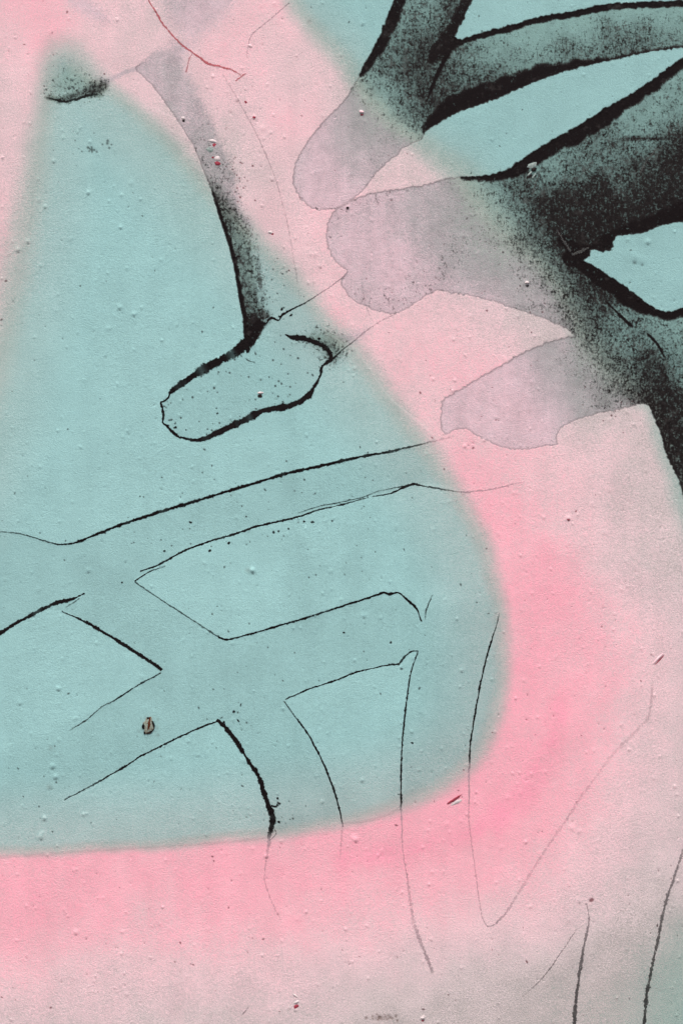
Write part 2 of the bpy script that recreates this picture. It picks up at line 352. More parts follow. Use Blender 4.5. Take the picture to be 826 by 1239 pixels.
def blob(u, v, r, h, cls=None, amt=0.0, asp=1.0, ang=0.0, cut=3.0):
    i0, i1 = np.searchsorted(AU, [u - cut*r*asp, u + cut*r*asp]); j0, j1 = np.searchsorted(AV, [v - cut*r*asp, v + cut*r*asp])
    x = GU[j0:j1, i0:i1] - u; y = GV[j0:j1, i0:i1] - v
    ca, sa = math.cos(ang), math.sin(ang)
    q = ((x*ca + y*sa) / (r*asp))**2 + ((-x*sa + y*ca) / r)**2
    g = np.exp(-q)
    if h: height[j0:j1, i0:i1] += h * g
    if cls is not None:
        w = cls[j0:j1, i0:i1]; np.maximum(w, amt * g, out=w)

speck_shade = np.zeros((NV, NU)); rust = np.zeros((NV, NU)); redraw = np.zeros((NV, NU))
r = random.Random(5)
for _ in range(1500):                       # grains under the paint and pin-holes
    u = r.uniform(-30, 856); v = r.uniform(-30, 1270)
    if r.random() < .62: blob(u, v, r.uniform(.9, 1.9), r.uniform(.15, .55) * (1.35 if r.random() < .3 else .9))
    else: blob(u, v, r.uniform(.8, 1.4), -r.uniform(.15, .4), speck_shade, r.uniform(.2, .7), asp=r.uniform(1, 1.8), ang=r.uniform(0, 3.1))
for _ in range(110):                        # larger drips and grit
    u = r.uniform(-30, 856); v = r.uniform(-30, 1270)
    blob(u, v, r.uniform(1.6, 2.8), r.uniform(.15, .4), asp=r.uniform(1, 1.5), ang=r.uniform(0, 3))
for _ in range(1500):                       # dark specks
    u = r.uniform(-30, 856); v = r.uniform(-30, 1270)
    q = abs(r.gauss(0, 1)); blob(u, v, .6 + .22 * q, -.05, speck_shade, min(1.0, .3 + .3 * q), asp=r.uniform(1, 2.2), ang=r.uniform(0, 3.1))
for _ in range(110):                        # specks inside the sole and beside the lines
    u = r.uniform(200, 395); v = r.uniform(405, 530)
    j = np.searchsorted(AV, v); i = np.searchsorted(AU, u)
    if sole[j, i] > 3: blob(u, v, r.uniform(.9, 1.7), -.06, speck_shade, r.uniform(.7, 1.2))
for _ in range(900):
    u = r.uniform(196, 402); v = r.uniform(402, 534)
    t = sole[np.searchsorted(AV, v), np.searchsorted(AU, u)]
    if 2.5 < t < 4 + abs(r.gauss(0, 3.5)) and r.random() < .5: blob(u, v, r.uniform(.7, 1.3), -.06, speck_shade, r.uniform(.8, 1.3), asp=r.uniform(1, 1.8), ang=r.uniform(0, 3.1))
for (u0, v0, du, dv, n) in [(390,700,130,120,40),(345,985,50,20,26),(220,650,110,40,26),(330,600,120,40,24),(60,930,40,120,20),(280,860,40,40,14),(95,104,40,14,60),(100,180,30,14,10),(290,215,20,40,40),(330,350,22,50,40),(660,330,60,60,60),(740,470,50,40,50)]:
    for _ in range(n):
        blob(r.gauss(u0, du*.5), r.gauss(v0, dv*.5), r.uniform(.8, 1.6), -.05, speck_shade, r.uniform(.4, 1.1))
for (u, v, rr, h) in [(437,136,3.2,.8),(637,343,3.4,.9),(640,323,2.6,.6),(107,690,3,.5),(305,690,3,.7),(438,28,3,.4),(306,690,4,.5),(767,310,7,.5),(776,315,5,.4),(783,293,3,.7),(687,627,3,.8),(511,1232,2.6,.8),(420,251,2.4,.7),(287,120,3,.5),(307,142,2.6,.6),(329,217,2.4,.5),(548,411,2,.5),(562,540,2,.6),(558,811,2.6,.6),(438,944,2.6,.6),(390,970,2.4,.5),(145,372,3,.7),(146,275,2.4,.7),(162,380,3,.7),(107,233,2.6,.7),(22,302,3.2,.7),(34,292,3,.6),(55,250,2.4,.6),(24,850,3,.5),(71,833,3,.7),(64,927,3.4,.8),(68,940,3,.7),(54,990,3,.8),(50,1012,4,.7),(92,1128,3,.6),(440,745,3,.6),(340,1018,2.6,.4),(322,1036,2.6,.8),(430,1016,3.4,.8),(65,195,2.4,.6),(88,95,2.6,.5),(560,285,3,.4),(700,1090,3,.3)]:
    blob(u, v, rr, h); blob(u + .3, v + rr * 1.1, rr * .55, -h * .35, speck_shade, .55)  # dark mark below each bump paints its shaded underside
for (u, v, a, n) in [(110,182,.75,10),(128,175,.7,5)]:
    for _ in range(n): blob(r.gauss(u, 3.5), r.gauss(v, 3.5), r.uniform(1.4, 2.6), -.06, speck_shade, a)
for _ in range(26): blob(r.gauss(463, 8), r.gauss(1231, 2.0), r.uniform(.9, 1.8), -.12, rust, r.uniform(.5, 1.0))
blob(461, 1232, 3, -.1, rust, .45, asp=3.6)
for _ in range(36): blob(r.gauss(180, 6.5), r.gauss(878, 8), r.uniform(1, 2.0), .05, rust, r.uniform(.15, .4))
blob(180, 878, 7, .5, rust, .28, asp=1.5, ang=1.7)
for (u, v) in [(374,26),(62,905),(60,952),(300,690)]:
    blob(u, v, 3, .1, rust, .3)
blob(715, 1089, 2.6, -.2, speck_shade, 1.0, asp=1.4, ang=-.5)

height[0, :] = height[-1, :] = height[:, 0] = height[:, -1] = -6.0
def h_at(u, v):
    i = np.clip(np.searchsorted(AU, u) - 1, 0, NU - 2); j = np.clip(np.searchsorted(AV, v) - 1, 0, NV - 2)
    fx = np.clip((u - AU[i]) / (AU[i+1] - AU[i]), 0, 1); fy = np.clip((v - AV[j]) / (AV[j+1] - AV[j]), 0, 1)
    return (height[j, i]*(1-fx)*(1-fy) + height[j, i+1]*fx*(1-fy) + height[j+1, i]*(1-fx)*fy + height[j+1, i+1]*fx*fy)
def f_at(F, u, v):
    i = np.clip(np.searchsorted(AU, u) - 1, 0, NU - 2); j = np.clip(np.searchsorted(AV, v) - 1, 0, NV - 2)
    return F[j, i]

# ------------------------------------------------------------------ materials
def lin(r_, g_, b_, k=1.0):
    f = lambda c: (c/255/12.92 if c/255 <= .04045 else ((c/255 + .055)/1.055)**2.4) * k
    return (f(r_), f(g_), f(b_), 1.0)
K = 0.86     # albedo of the palette against its look in daylight

class NT:
    def __init__(self, name):
        self.m = bpy.data.materials.new(name); self.m.use_nodes = True
        self.t = self.m.node_tree; self.t.nodes.clear()
    def n(self, kind, **kw):
        nd = self.t.nodes.new(kind)
        for k, v in kw.items(): setattr(nd, k, v)
        return nd
    def l(self, a, b): self.t.links.new(a, b)
    def put(self, sock, v):
        if hasattr(v, 'is_output') or isinstance(v, bpy.types.NodeSocket): self.l(v, sock)
        else: sock.default_value = v
    def math(self, op, a, b=None, c=None, clamp=False):
        nd = self.n('ShaderNodeMath', operation=op, use_clamp=clamp)
        for i, v in enumerate((a, b, c)):
            if v is not None: self.put(nd.inputs[i], v)
        return nd.outputs[0]
    def sstep(self, lo, hi, x):
        nd = self.n('ShaderNodeMapRange', interpolation_type='SMOOTHSTEP')
        self.put(nd.inputs['Value'], x); self.put(nd.inputs['From Min'], lo); self.put(nd.inputs['From Max'], hi)
        return nd.outputs[0]
    def attr(self, name):
        nd = self.n('ShaderNodeAttribute', attribute_name=name); return nd.outputs['Fac']
    def noise(self, vec, scale, detail=2, rough=.5, sc=None):
        if sc:
            mp = self.n('ShaderNodeMapping'); mp.inputs['Scale'].default_value = sc
            self.l(vec, mp.inputs['Vector']); vec = mp.outputs[0]
        nd = self.n('ShaderNodeTexNoise'); self.l(vec, nd.inputs['Vector'])
        nd.inputs['Scale'].default_value = scale; nd.inputs['Detail'].default_value = detail; nd.inputs['Roughness'].default_value = rough
        return nd.outputs['Fac']
    def mix(self, f, a, b, mode='MIX'):
        nd = self.n('ShaderNodeMix', data_type='RGBA', blend_type=mode)
        self.put(nd.inputs[0], f); self.put(nd.inputs[6], a); self.put(nd.inputs[7], b)
        return nd.outputs[2]
    def ramp(self, f, stops):
        nd = self.n('ShaderNodeValToRGB'); cr = nd.color_ramp
        while len(cr.elements) < len(stops): cr.elements.new(.5)
        for e, (p, c) in zip(cr.elements, stops): e.position = p; e.color = c
        self.l(f, nd.inputs[0]); return nd.outputs[0]
    def coord(self): return self.n('ShaderNodeTexCoord').outputs['Object']

PINK_STOPS = [(0.0, lin(155,198,197,K)), (.13, lin(146,184,177,K)), (.30, lin(167,179,172,K)), (.41, lin(187,178,176,K)), (.52, lin(208,193,193,K)), (.62, lin(221,195,198,K)), (.72, lin(234,197,202,K)), (.83, lin(241,183,193,K)), (.94, lin(244,171,185,K)), (1.08, lin(247,157,180,K))]
FILM_STOPS = [(0.0, lin(130,165,160,K)), (.22, lin(152,171,162,K)), (.32, lin(164,175,167,K)), (.42, lin(161,163,162,K)), (.56, lin(181,172,175,K)), (.70, lin(211,187,194,K)), (.95, lin(234,192,201,K))]

def pigment(N, vec):
    """the painted colour at a point: turquoise, pink spray and the greyed film over old black"""
    p = N.attr('pink')
    grain = N.noise(vec, 620, 2, .6); fine = N.noise(vec, 1250, 1, .5); broad = N.noise(vec, 26, 4, .6)
    streak = N.noise(vec, 1.0, 3, .6, (75, 75, 6))
    amp = N.math('MULTIPLY', N.sstep(.0, .28, p), .55)
    pd = N.math('MULTIPLY_ADD', N.math('SUBTRACT', N.math('MULTIPLY_ADD', fine, .5, N.math('MULTIPLY', grain, .5)), .5), amp, p)
    pd = N.math('MULTIPLY_ADD', N.math('SUBTRACT', broad, .5), N.math('MULTIPLY', amp, .35), pd)
    pd = N.math('MULTIPLY_ADD', N.math('SUBTRACT', streak, .5), N.math('MULTIPLY', amp, .14), pd)
    pd = N.math('DIVIDE', pd, 1.12, clamp=True)
    sc = lambda st: [(a/1.12, c) for a, c in st]
    filmc = N.ramp(pd, sc(FILM_STOPS))
    sp_n = N.math('SUBTRACT', N.math('MULTIPLY_ADD', fine, .5, N.math('MULTIPLY', grain, .5)), .5)
    cv = N.attr('cover')
    ca = N.math('MULTIPLY', N.math('MULTIPLY', cv, N.math('SUBTRACT', 1.0, cv)), 4.0)
    cd = N.math('MULTIPLY_ADD', sp_n, N.math('MULTIPLY', ca, .9), cv, clamp=True)
    sd_ = N.math('MULTIPLY_ADD', sp_n, .5, N.attr('spray'))
    sd_ = N.math('MULTIPLY_ADD', N.math('SUBTRACT', broad, .5), .16, sd_)
    sd_ = N.math('DIVIDE', sd_, 1.12, clamp=True)
    base = N.mix(cd, lin(155, 198, 197, K), N.ramp(sd_, sc(PINK_STOPS)))
    dk = N.math('MULTIPLY_ADD', ca, -.10, 1.0)
    dm = N.n('ShaderNodeVectorMath', operation='SCALE'); N.l(base, dm.inputs[0]); N.l(dk, dm.inputs['Scale'])
    base = N.mix(N.math('MULTIPLY', ca, .38), dm.outputs[0], lin(158, 188, 173, K))
    return p, grain, fine, broad, streak, base, filmc

def finish(N, colr, vec, grain, rough, bumps, alpha=None):
    b = N.n('ShaderNodeBsdfPrincipled')
    N.put(b.inputs['Base Color'], colr); N.put(b.inputs['Roughness'], rough)
    b.inputs['Specular IOR Level'].default_value = .10
    prev = None
    for h, dist in bumps:
        bp = N.n('ShaderNodeBump'); bp.inputs['Strength'].default_value = 1.0; bp.inputs['Distance'].default_value = dist
        N.l(h, bp.inputs['Height'])
        if prev: N.l(prev, bp.inputs['Normal'])
        prev = bp.outputs[0]
    N.l(prev, b.inputs['Normal'])
    out = N.n('ShaderNodeOutputMaterial')
    if alpha is None: N.l(b.outputs[0], out.inputs[0])
    else:
        tr = N.n('ShaderNodeBsdfTransparent'); mx = N.n('ShaderNodeMixShader')
        N.put(mx.inputs[0], alpha); N.l(tr.outputs[0], mx.inputs[1]); N.l(b.outputs[0], mx.inputs[2]); N.l(mx.outputs[0], out.inputs[0])
    return N.m

def wall_material():
    N = NT("weathered_wall_paint"); vec = N.coord()
    p, grain, fine, broad, streak, base, filmc = pigment(N, vec)
    # turquoise: lighter fresh fields, roller streaks, cloudy patches
    pn = N.sstep(-2.0, 2.0, N.attr('panel'))
    k = N.math('MULTIPLY_ADD', N.math('MULTIPLY', pn, N.math('SUBTRACT', 1.0, N.sstep(.15, .4, p))), .085, .915)
    k = N.math('MULTIPLY_ADD', N.sstep(.2, .5, p), .085, k)
    k = N.math('MULTIPLY_ADD', N.math('SUBTRACT', streak, .5), .12, k)
    k = N.math('MULTIPLY_ADD', N.math('SUBTRACT', broad, .5), .26, k)
    k = N.math('MULTIPLY_ADD', N.math('SUBTRACT', grain, .5), .36, k)
    k = N.math('MULTIPLY_ADD', N.math('SUBTRACT', fine, .5), .30, k)
    k = N.math('MULTIPLY_ADD', N.attr('dirt'), -.085, k)
    mul = N.n('ShaderNodeVectorMath', operation='SCALE'); N.l(base, mul.inputs[0]); N.l(k, mul.inputs['Scale'])
    c = mul.outputs[0]
    # greyed film lying over the old black strokes
    wob = N.math('MULTIPLY', N.math('SUBTRACT', N.noise(vec, 420, 3, .6), .5), 3.2)
    fm = N.math('ADD', N.attr('film'), wob)
    inside = N.sstep(-.9, .9, fm)
    fk = N.math('MULTIPLY_ADD', N.math('SUBTRACT', N.noise(vec, 120, 4, .7), .5), .46, .99)
    fk = N.math('MULTIPLY_ADD', N.math('SUBTRACT', fine, .5), .26, fk)
    fk = N.math('MULTIPLY_ADD', N.math('SUBTRACT', N.noise(vec, 42, 3, .6), .5), .34, fk)
    fk = N.math('MULTIPLY_ADD', N.math('SUBTRACT', streak, .5), .22, fk)
    m2 = N.n('ShaderNodeVectorMath', operation='SCALE'); N.l(filmc, m2.inputs[0]); N.l(fk, m2.inputs['Scale'])
    c = N.mix(inside, c, m2.outputs[0])
    cr = N.math('ADD', N.attr('crisp'), wob)
    rim = N.math('MULTIPLY', N.sstep(-1.0, .3, cr), N.math('SUBTRACT', 1.0, N.sstep(.3, 2.6, cr)))
    rim = N.math('MULTIPLY', rim, .5)
    c = N.mix(rim, c, lin(112, 104, 106, K))
    # black paint, dry-brushed: density against layered grain
    d = N.attr('dark')
    brush = N.noise(vec, 1.0, 3, .7, (400, 400, 150))
    blot = N.noise(vec, 80, 3, .75)
    blot2 = N.noise(vec, 150, 3, .75)
    dots = N.noise(vec, 520, 2, .6)
    th = N.math('MULTIPLY_ADD', brush, .26, N.math('MULTIPLY_ADD', blot2, .38, N.math('MULTIPLY', dots, .36)))
    th = N.math('MULTIPLY_ADD', N.math('SUBTRACT', th, .5), 4.6, .45)
    diff = N.math('SUBTRACT', d, th)
    bl = N.math('MULTIPLY', N.sstep(-.30, .46, diff), N.sstep(.01, .06, d))
    bcol = N.mix(N.math('MULTIPLY_ADD', N.noise(vec, 300, 3, .7), 1.3, -.3, clamp=True), lin(12, 7, 8, K), lin(48, 43, 42, K))
    bcol = N.mix(N.sstep(.85, 1.2, d), bcol, lin(16, 8, 9, K))
    haze_k = N.math('MULTIPLY', N.sstep(.04, .95, N.math('MULTIPLY_ADD', N.math('MULTIPLY_ADD', blot2, .5, N.math('MULTIPLY_ADD', blot, .5, -.5)), 1.5, d)), .68)
    c = N.mix(N.math('MULTIPLY', haze_k, N.sstep(.01, .06, d)), c, lin(56, 60, 59, K))
    c = N.mix(bl, c, bcol)
    scuff = N.math('MULTIPLY', N.sstep(.47, .66, N.noise(vec, 1.0, 4, .7, (150, 150, 110))), N.math('SUBTRACT', 1.0, N.sstep(.55, .92, d)))
    c = N.mix(N.math('MULTIPLY', scuff, N.math('MULTIPLY', bl, .7)), c, lin(98, 110, 107, K))
    scuff2 = N.sstep(.54, .76, N.noise(vec, 60, 3, .8))
    c = N.mix(N.math('MULTIPLY', scuff2, N.math('MULTIPLY', bl, .32)), c, lin(86, 82, 80, K))
    # specks and the painted shade under bumps, rust
    sp = N.attr('speck_shade')
    spc = N.mix(N.sstep(.3, .7, p), lin(48, 56, 55, K), lin(120, 62, 70, K))
    c = N.mix(N.math('MULTIPLY', N.sstep(.18, .75, sp), .85), c, spc)
    c = N.mix(N.math('MULTIPLY', N.attr('rust'), .95), c, lin(86, 62, 46, K))
    rough = N.math('MULTIPLY_ADD', grain, .18, .58)
    rough = N.math('MULTIPLY_ADD', bl, -.06, rough)
    stip = N.math('MULTIPLY', N.noise(vec, 420, 3, .65), N.sstep(.28, .72, N.noise(vec, 34, 3, .6)))
    return finish(N, c, vec, grain, rough, [(stip, .0003), (fine, .00032)])

def line_material(name, colour, tint):
    N = NT(name); vec = N.coord()
    p, grain, fine, broad, streak, base, filmc = pigment(N, vec)
    c = N.mix(N.math('MULTIPLY', N.sstep(.30, .75, p), tint), colour, N.mix(.26, filmc, lin(120, 105, 112, K)))
    e = N.attr('edge'); a = N.attr('alpha')
    dots = N.noise(vec, 480, 3, .7)
    cov = N.math('MULTIPLY_ADD', N.math('SUBTRACT', dots, .5), N.math('MULTIPLY_ADD', a, -1.6, 3.4), N.math('MULTIPLY', e, N.math('MULTIPLY_ADD', a, .4, .6)))
    al = N.math('MULTIPLY', N.sstep(.18, .5, cov), N.sstep(.0, .35, a))
    al = N.math('MULTIPLY', al, a)
    return finish(N, c, vec, grain, .6, [(dots, .0005)], al)

MAT_WALL = wall_material()
MAT_LINE = line_material("old_black_line_paint", lin(18, 11, 12, K), .9)
MAT_RED = line_material("red_crack_pigment", lin(190, 104, 110, K), 0.0)

def plain(name, colr, rough, c2=None, scale=200, bump=.0004):
    N = NT(name); vec = N.coord(); g = N.noise(vec, scale, 4, .6)
    c = N.mix(N.sstep(.3, .7, g), colr, c2 or colr)
    return finish(N, c, vec, g, rough, [(g, bump)])
MAT_PLASTER = plain("grey_cement_render", lin(150, 146, 138), .9, lin(122, 118, 112), 30, .003)
MAT_PAVE = plain("asphalt_pavement", lin(92, 90, 88), .9, lin(72, 71, 70), 90, .004)
MAT_RUST = plain("rusty_iron", lin(96, 52, 34), .85, lin(58, 30, 22), 900)
MAT_STAIN = plain("rust_stained_paint", lin(140, 158, 148), .8, lin(112, 100, 84), 700)
MAT_DARK = plain("dark_corroded_rim", lin(38, 30, 27), .9, lin(64, 50, 42), 900)
MAT_LITCHIP = plain("pale_lit_flake", lin(206, 192, 191), .6, lin(186, 176, 176), 500)  # pale tone paints the light caught by blister and chip tops
MAT_REDPAINT_SHADE = plain("shaded_red_underpaint", lin(120, 40, 52), .6, lin(164, 70, 84), 900)  # red under the coat, with the shade below blisters painted in
MAT_GREYFLAKE = plain("grey_green_flake", lin(150, 164, 159), .6, lin(118, 130, 127), 700)
MAT_UNDERSHADE = plain("black_underside_shade", lin(26, 20, 20), .8, lin(40, 34, 33), 700)  # near-black paints the shade under blisters and in the sole pit
MAT_PINKFLAKE = plain("pink_paint_flake", lin(222, 190, 193), .6, lin(212, 178, 184), 500)

# ------------------------------------------------------------------ large structure
def mesh_obj(name, verts, faces, mat, parent=None, smooth_=True):
    me = bpy.data.meshes.new(name)
    me.from_pydata([tuple(v) for v in verts], [], [tuple(f) for f in faces])
    me.materials.append(mat)
    if smooth_: me.polygons.foreach_set('use_smooth', [True] * len(me.polygons))
    o = bpy.data.objects.new(name, me); col.objects.link(o)
    if parent: o.parent = parent
    return o

ground = mesh_obj('pavement', [(-60, -60, 0), (60, -60, 0), (60, 60, 0), (-60, 60, 0)], [(0, 1, 2, 3)], MAT_PAVE, None, False)
ground['kind'] = 'structure'

x0, x1, z1 = wx(WU0), wx(WU1), wz(WV0)
y0, y1 = .004, .24
vb = [(x0,y0,0),(x1,y0,0),(x1,y1,0),(x0,y1,0),(x0,y0,z1),(x1,y0,z1),(x1,y1,z1),(x0,y1,z1)]
wall = bpy.data.objects.new('graffiti_mural', None); col.objects.link(wall)
slab = mesh_obj('render_slab', vb, [(0,1,5,4),(1,2,6,5),(2,3,7,6),(3,0,4,7),(4,5,6,7),(3,2,1,0)], MAT_PLASTER, wall, False)
slab['label'] = "rendered wall carrying the paint"
wall['label'] = "weathered wall painted turquoise with a pink sprayed band and black limb-like strokes"
wall['category'] = "painted wall"

# ---- the paint skin: one relief, cut into the fields of paint one can point to
def fc(F): return .25 * (F[:-1, :-1] + F[1:, :-1] + F[:-1, 1:] + F[1:, 1:])
cu, cv = fc(GU), fc(GV)
fp = fc(pink); cls = np.zeros(cu.shape, int)
PARTS = ['turquoise_coat', 'pink_spray_band', 'forked_black_stroke', 'branching_black_stroke', 'curved_leg_stroke', 'grey_smudge', 'sole_shape', 'black_smear',
         'turquoise_panel', 'turquoise_panel', 'turquoise_panel', 'turquoise_panel', 'turquoise_panel',
         'turquoise_gap', 'turquoise_gap', 'turquoise_gap', 'turquoise_gap', 'turquoise_corner', 'grey_smudge', 'grey_smudge']
LAB = {0: "darker turquoise limb figure lying between the thin black outlines",
 1: "soft-edged pink sprayed band bending round the turquoise field",
 2: "broad black stroke with grey blunt fingers ending over the pink band",
 3: "black stroke splitting into two arms above one rounded grey tip",
 4: "curved leg-like stroke fading from lavender grey to black above the sole shape",
 5: "lavender grey smudge beside the red crack",
 6: "long rounded turquoise sole shape with a thick black outline",
 7: "short ragged black smear at the peak of the turquoise field",
 8: "large light turquoise field round the black-outlined sole shape",
 9: "light turquoise wedge between the two long black lines and the hooked line",
 10: "light turquoise wedge ending in a sharp corner above the rust spot",
 11: "light turquoise field below the rust spot, bordered by the thickest line",
 12: "small light turquoise field like an upturned tooth between thin lines",
 13: "long turquoise gap between the two black strokes",
 14: "turquoise window with ragged rim inside the broad black stroke",
 15: "thin turquoise gap between the two arms of the branching stroke",
 16: "turquoise area beside the straight black edge of the branching stroke",
 18: "small faint grey smudge on the salmon pink",
 19: "dark dusty smudge beside the heel of the sole shape",
 17: "green-grey turquoise corner beyond the fading pink spray"}
for k, n in enumerate(('upper', 'middle', 'left', 'lower', 'small')):
    cls[fc(panel_sd[n]) > 0] = 8 + k
cls[fc(sole) > 0] = 6
top = fc(sd_top) > -6
gap = np.full(cu.shape, 13)
gap[(cu > 690) & (cv > 262) & (cv < 380)] = 14
gap[(cu > 540) & (cv < 55) & (cv < 52 - (cu - 546) * .19)] = 15
gap[(cu < 500) & (cv < 150)] = 16
cls[top] = gap[top]
cls[fp > .33] = 1
cls[(cls == 0) & (fc(sd_main) < 6)] = 1
cls[(cls == 0) & (cv < 585) & (cu < 560)] = 8
cls[(fp <= .33) & (fc(sd_cor) > -40) & (cu > 700) & (cv > 1050)] = 17
cls[fc(sdG1) > 0] = 5; cls[fc(sdG2) > 0] = 18; cls[fc(sdG3) > 0] = 19
cls[fc(np.maximum(sdL, tail)) > 0] = 4
cls[fc(mark) > -1] = 7
cls[fc(sdA) > 0] = 3
cls[fc(sdB) > 0] = 2

X = wx(GU); Z = wz(GV); Y = -height * .001
co = np.stack([X, Y, Z], -1).reshape(-1, 3)
# smooth normals of the whole relief, shared by the pieces so no seam shows
dYu = np.gradient(Y, axis=1) / np.gradient(X, axis=1); dYv = np.gradient(Y, axis=0) / np.gradient(Z, axis=0)
nor = np.stack([dYu, -np.ones_like(Y), dYv], -1); nor /= np.linalg.norm(nor, axis=-1, keepdims=True); nor = nor.reshape(-1, 3)
ids = np.arange(NV * NU).reshape(NV, NU)
quads = np.stack([ids[:-1, :-1], ids[1:, :-1], ids[1:, 1:], ids[:-1, 1:]], -1)
fields = dict(cover=cover, spray=spray, dirt=dirt, crisp=crisp, pink=pink, film=film, dark=dark, panel=panel, speck_shade=speck_shade, rust=rust)
for k, name in enumerate(PARTS):
    q = quads[cls == k]
    if len(q) == 0: continue
    used, inv = np.unique(q.reshape(-1), return_inverse=True)
    me = bpy.data.meshes.new(name)
    me.vertices.add(len(used)); me.vertices.foreach_set('co', co[used].astype(np.float32).ravel())
    me.loops.add(len(inv)); me.loops.foreach_set('vertex_index', inv.astype(np.int32).ravel())
    me.polygons.add(len(q)); me.polygons.foreach_set('loop_start', np.arange(0, len(inv), 4, dtype=np.int32))
    me.update(calc_edges=True)
    me.polygons.foreach_set('use_smooth', np.ones(len(q), bool))
    for an, F in fields.items():
        at = me.attributes.new(an, 'FLOAT', 'POINT'); at.data.foreach_set('value', F.reshape(-1)[used].astype(np.float32))
    me.normals_split_custom_set_from_vertices(nor[used].tolist())
    me.materials.append(MAT_WALL)
    o = bpy.data.objects.new(name, me); col.objects.link(o); o.parent = wall
    o['label'] = LAB[k]

# ------------------------------------------------------------------ painted lines, each a ribbon of old paint
def ribbon(name, pts, mat=MAT_LINE, alpha=None, rough=.35, spread=1.7, label=None, lift=.07, seed=None):
    """pts: (u, v, half width); alpha: opacity per point"""
    P = np.array([(a[0], a[1], a[2]) for a in pts], float)
    A = np.ones(len(P)) if alpha is None else np.array(alpha, float)
    c = catmull(np.column_stack([P, A]), 1.5)
    n = len(c); rn = np.random.default_rng(seed if seed is not None else abs(int(P[0,0]*13 + P[-1,1]*7 + n)))
    def wig(cell, amp):
        g = rn.normal(0, 1, n // cell + 3); t = np.arange(n) / cell; i = t.astype(int); f = smooth(t - i)
        return (g[i]*(1-f) + g[i+1]*f) * amp
    tang = np.gradient(c[:, :2], axis=0); tang /= np.linalg.norm(tang, axis=1, keepdims=True) + 1e-9
    nrm = np.column_stack([-tang[:, 1], tang[:, 0]])
    off = wig(14, rough * .7) + wig(5, rough * .4)
    wid = np.maximum(.35, c[:, 2] * (1 + wig(9, .14) + wig(3, .16)))
    mid = c[:, :2] + nrm * off[:, None]
    alv = np.clip(1 + wig(10, .10) + wig(4, .08), .55, 1.0)
    verts = []; edge = []; al = []
    for s, ed in ((-spread, 0.0), (-.6, .85), (.6, .85), (spread, 0.0)):
        jit = wid + np.abs(wig(2, .34)) * (1 if abs(s) > 1 else 0)
        q = mid + nrm * (s * jit)[:, None]
        hh = h_at(q[:, 0], q[:, 1]) + lift + (.03 if ed else 0)
        verts.append(np.column_stack([wx(q[:, 0]), -hh * .001, wz(q[:, 1])])); edge += [ed] * n; al.append(c[:, 3] * alv)
    V = np.concatenate(verts); al = np.clip(np.concatenate(al), 0, 1)
    F = [(r_*n + i, r_*n + i + 1, (r_+1)*n + i + 1, (r_+1)*n + i) for r_ in range(3) for i in range(n-1)]
    o = mesh_obj(name, V, F, mat, wall)
    me = o.data
    uu = V[:, 0] / S + CX; vv = CY - (V[:, 2] - CZ) / S
    for an, val in (('edge', np.array(edge)), ('alpha', al), ('pink', f_at(pink, uu, vv))):
        at = me.attributes.new(an, 'FLOAT', 'POINT'); at.data.foreach_set('value', val.astype(np.float32))
    if label: o['label'] = label
    return o
def w(pts, *ws):
    ws = ws if len(ws) > 1 else (ws[0], ws[0])
    return [(p[0], p[1], float(np.interp(i / (len(pts)-1), np.linspace(0, 1, len(ws)), ws))) for i, p in enumerate(pts)]
def line(pts, ws, alpha=None, **kw):
    a = None if alpha is None else [float(np.interp(i / (len(pts)-1), np.linspace(0, 1, len(alpha)), alpha)) for i in range(len(pts))]
    return ribbon('black_line', w(pts, *[q * (.55 if q < 1.35 else .72) for q in ws]), alpha=a, **kw)

line([(-60,640),(0,643),(25,646),(46,652),(70,659)], (.5,.5,.7), (.0,.5,.8,.95), label="faint thin line running into the long upper line")
line([(69.5,659),(90,657),(112,648.6),(135.6,638.5),(169.5,627),(203,616.4),(234,607),(280,593),(314,582.5),(354.7,571),(395.4,562),(432.7,553.7),(473,546),(504,538.5),(527.6,533),(550,527)], (1.2,1.6,1.5,1.7,1.8,1.8,1.7,1.5,1.2,.8), (1,1,1,1,1,1,1,1,.95,.45,.2), label="long gently rising black line, the upper of two")
line([(163,703),(174,696),(183,691),(200,685)], (.7,.8,.5), (1,1,.4), rough=.2)
line([(169.5,691),(190,684),(217,669.7),(244,658),(280,647),(310.7,637),(354.7,626.6),(385,617),(415.8,609.7),(446,602)], (.7,1.1,1.3,1.3,1.3,1.3,1.1,1.0,.6), (.8,1,1,1,1,1,.9,.9,.6), label="long gently rising black line, the lower of two")
line([(360,621),(385,613),(410,608),(440,601),(455,595),(473,591),(490,588)], (.6,.5,.6,.5,.7), (.3,.7,.8,.4,.5,.7))
line([(450,601),(473,596.5),(490,589),(500,585.5),(507,587),(521,590),(541,593),(560,595.5),(597,591),(634,582.5)], (.5,1.2,1.9,1.5,1.0,1.0,1.0,1.0), (.5,.9,1,1,1,.9,.62,.6,.6,.3), label="ragged line end bending into the pink band")
line([(163,704),(196.6,726.6),(230.5,748.6),(264.4,770.7),(273,774)], (.55,.5,.55,1.1), (.6,.75,.7,.95), rough=.25, label="thin slanting line closing the light wedge")
line([(264,770.5),(270,773.5),(277,774),(317.5,763),(361.5,749.7),(402,736.8),(439.5,725),(463,717.5)], (.8,1.1,1.2,1.3,1.3,1.3), label="straight rising part of the hooked black line")
line([(455,720),(463,717),(472,719),(482,717.5),(493.7,726.6),(504,736.8),(510,752)], (1.0,1.5,1.2,1.5,.8), rough=.5, label="ragged hook at the end of the rising line")
line([(522.5,720),(516,737),(514,749)], (.5,.6,.3), (.5,.8,.4))
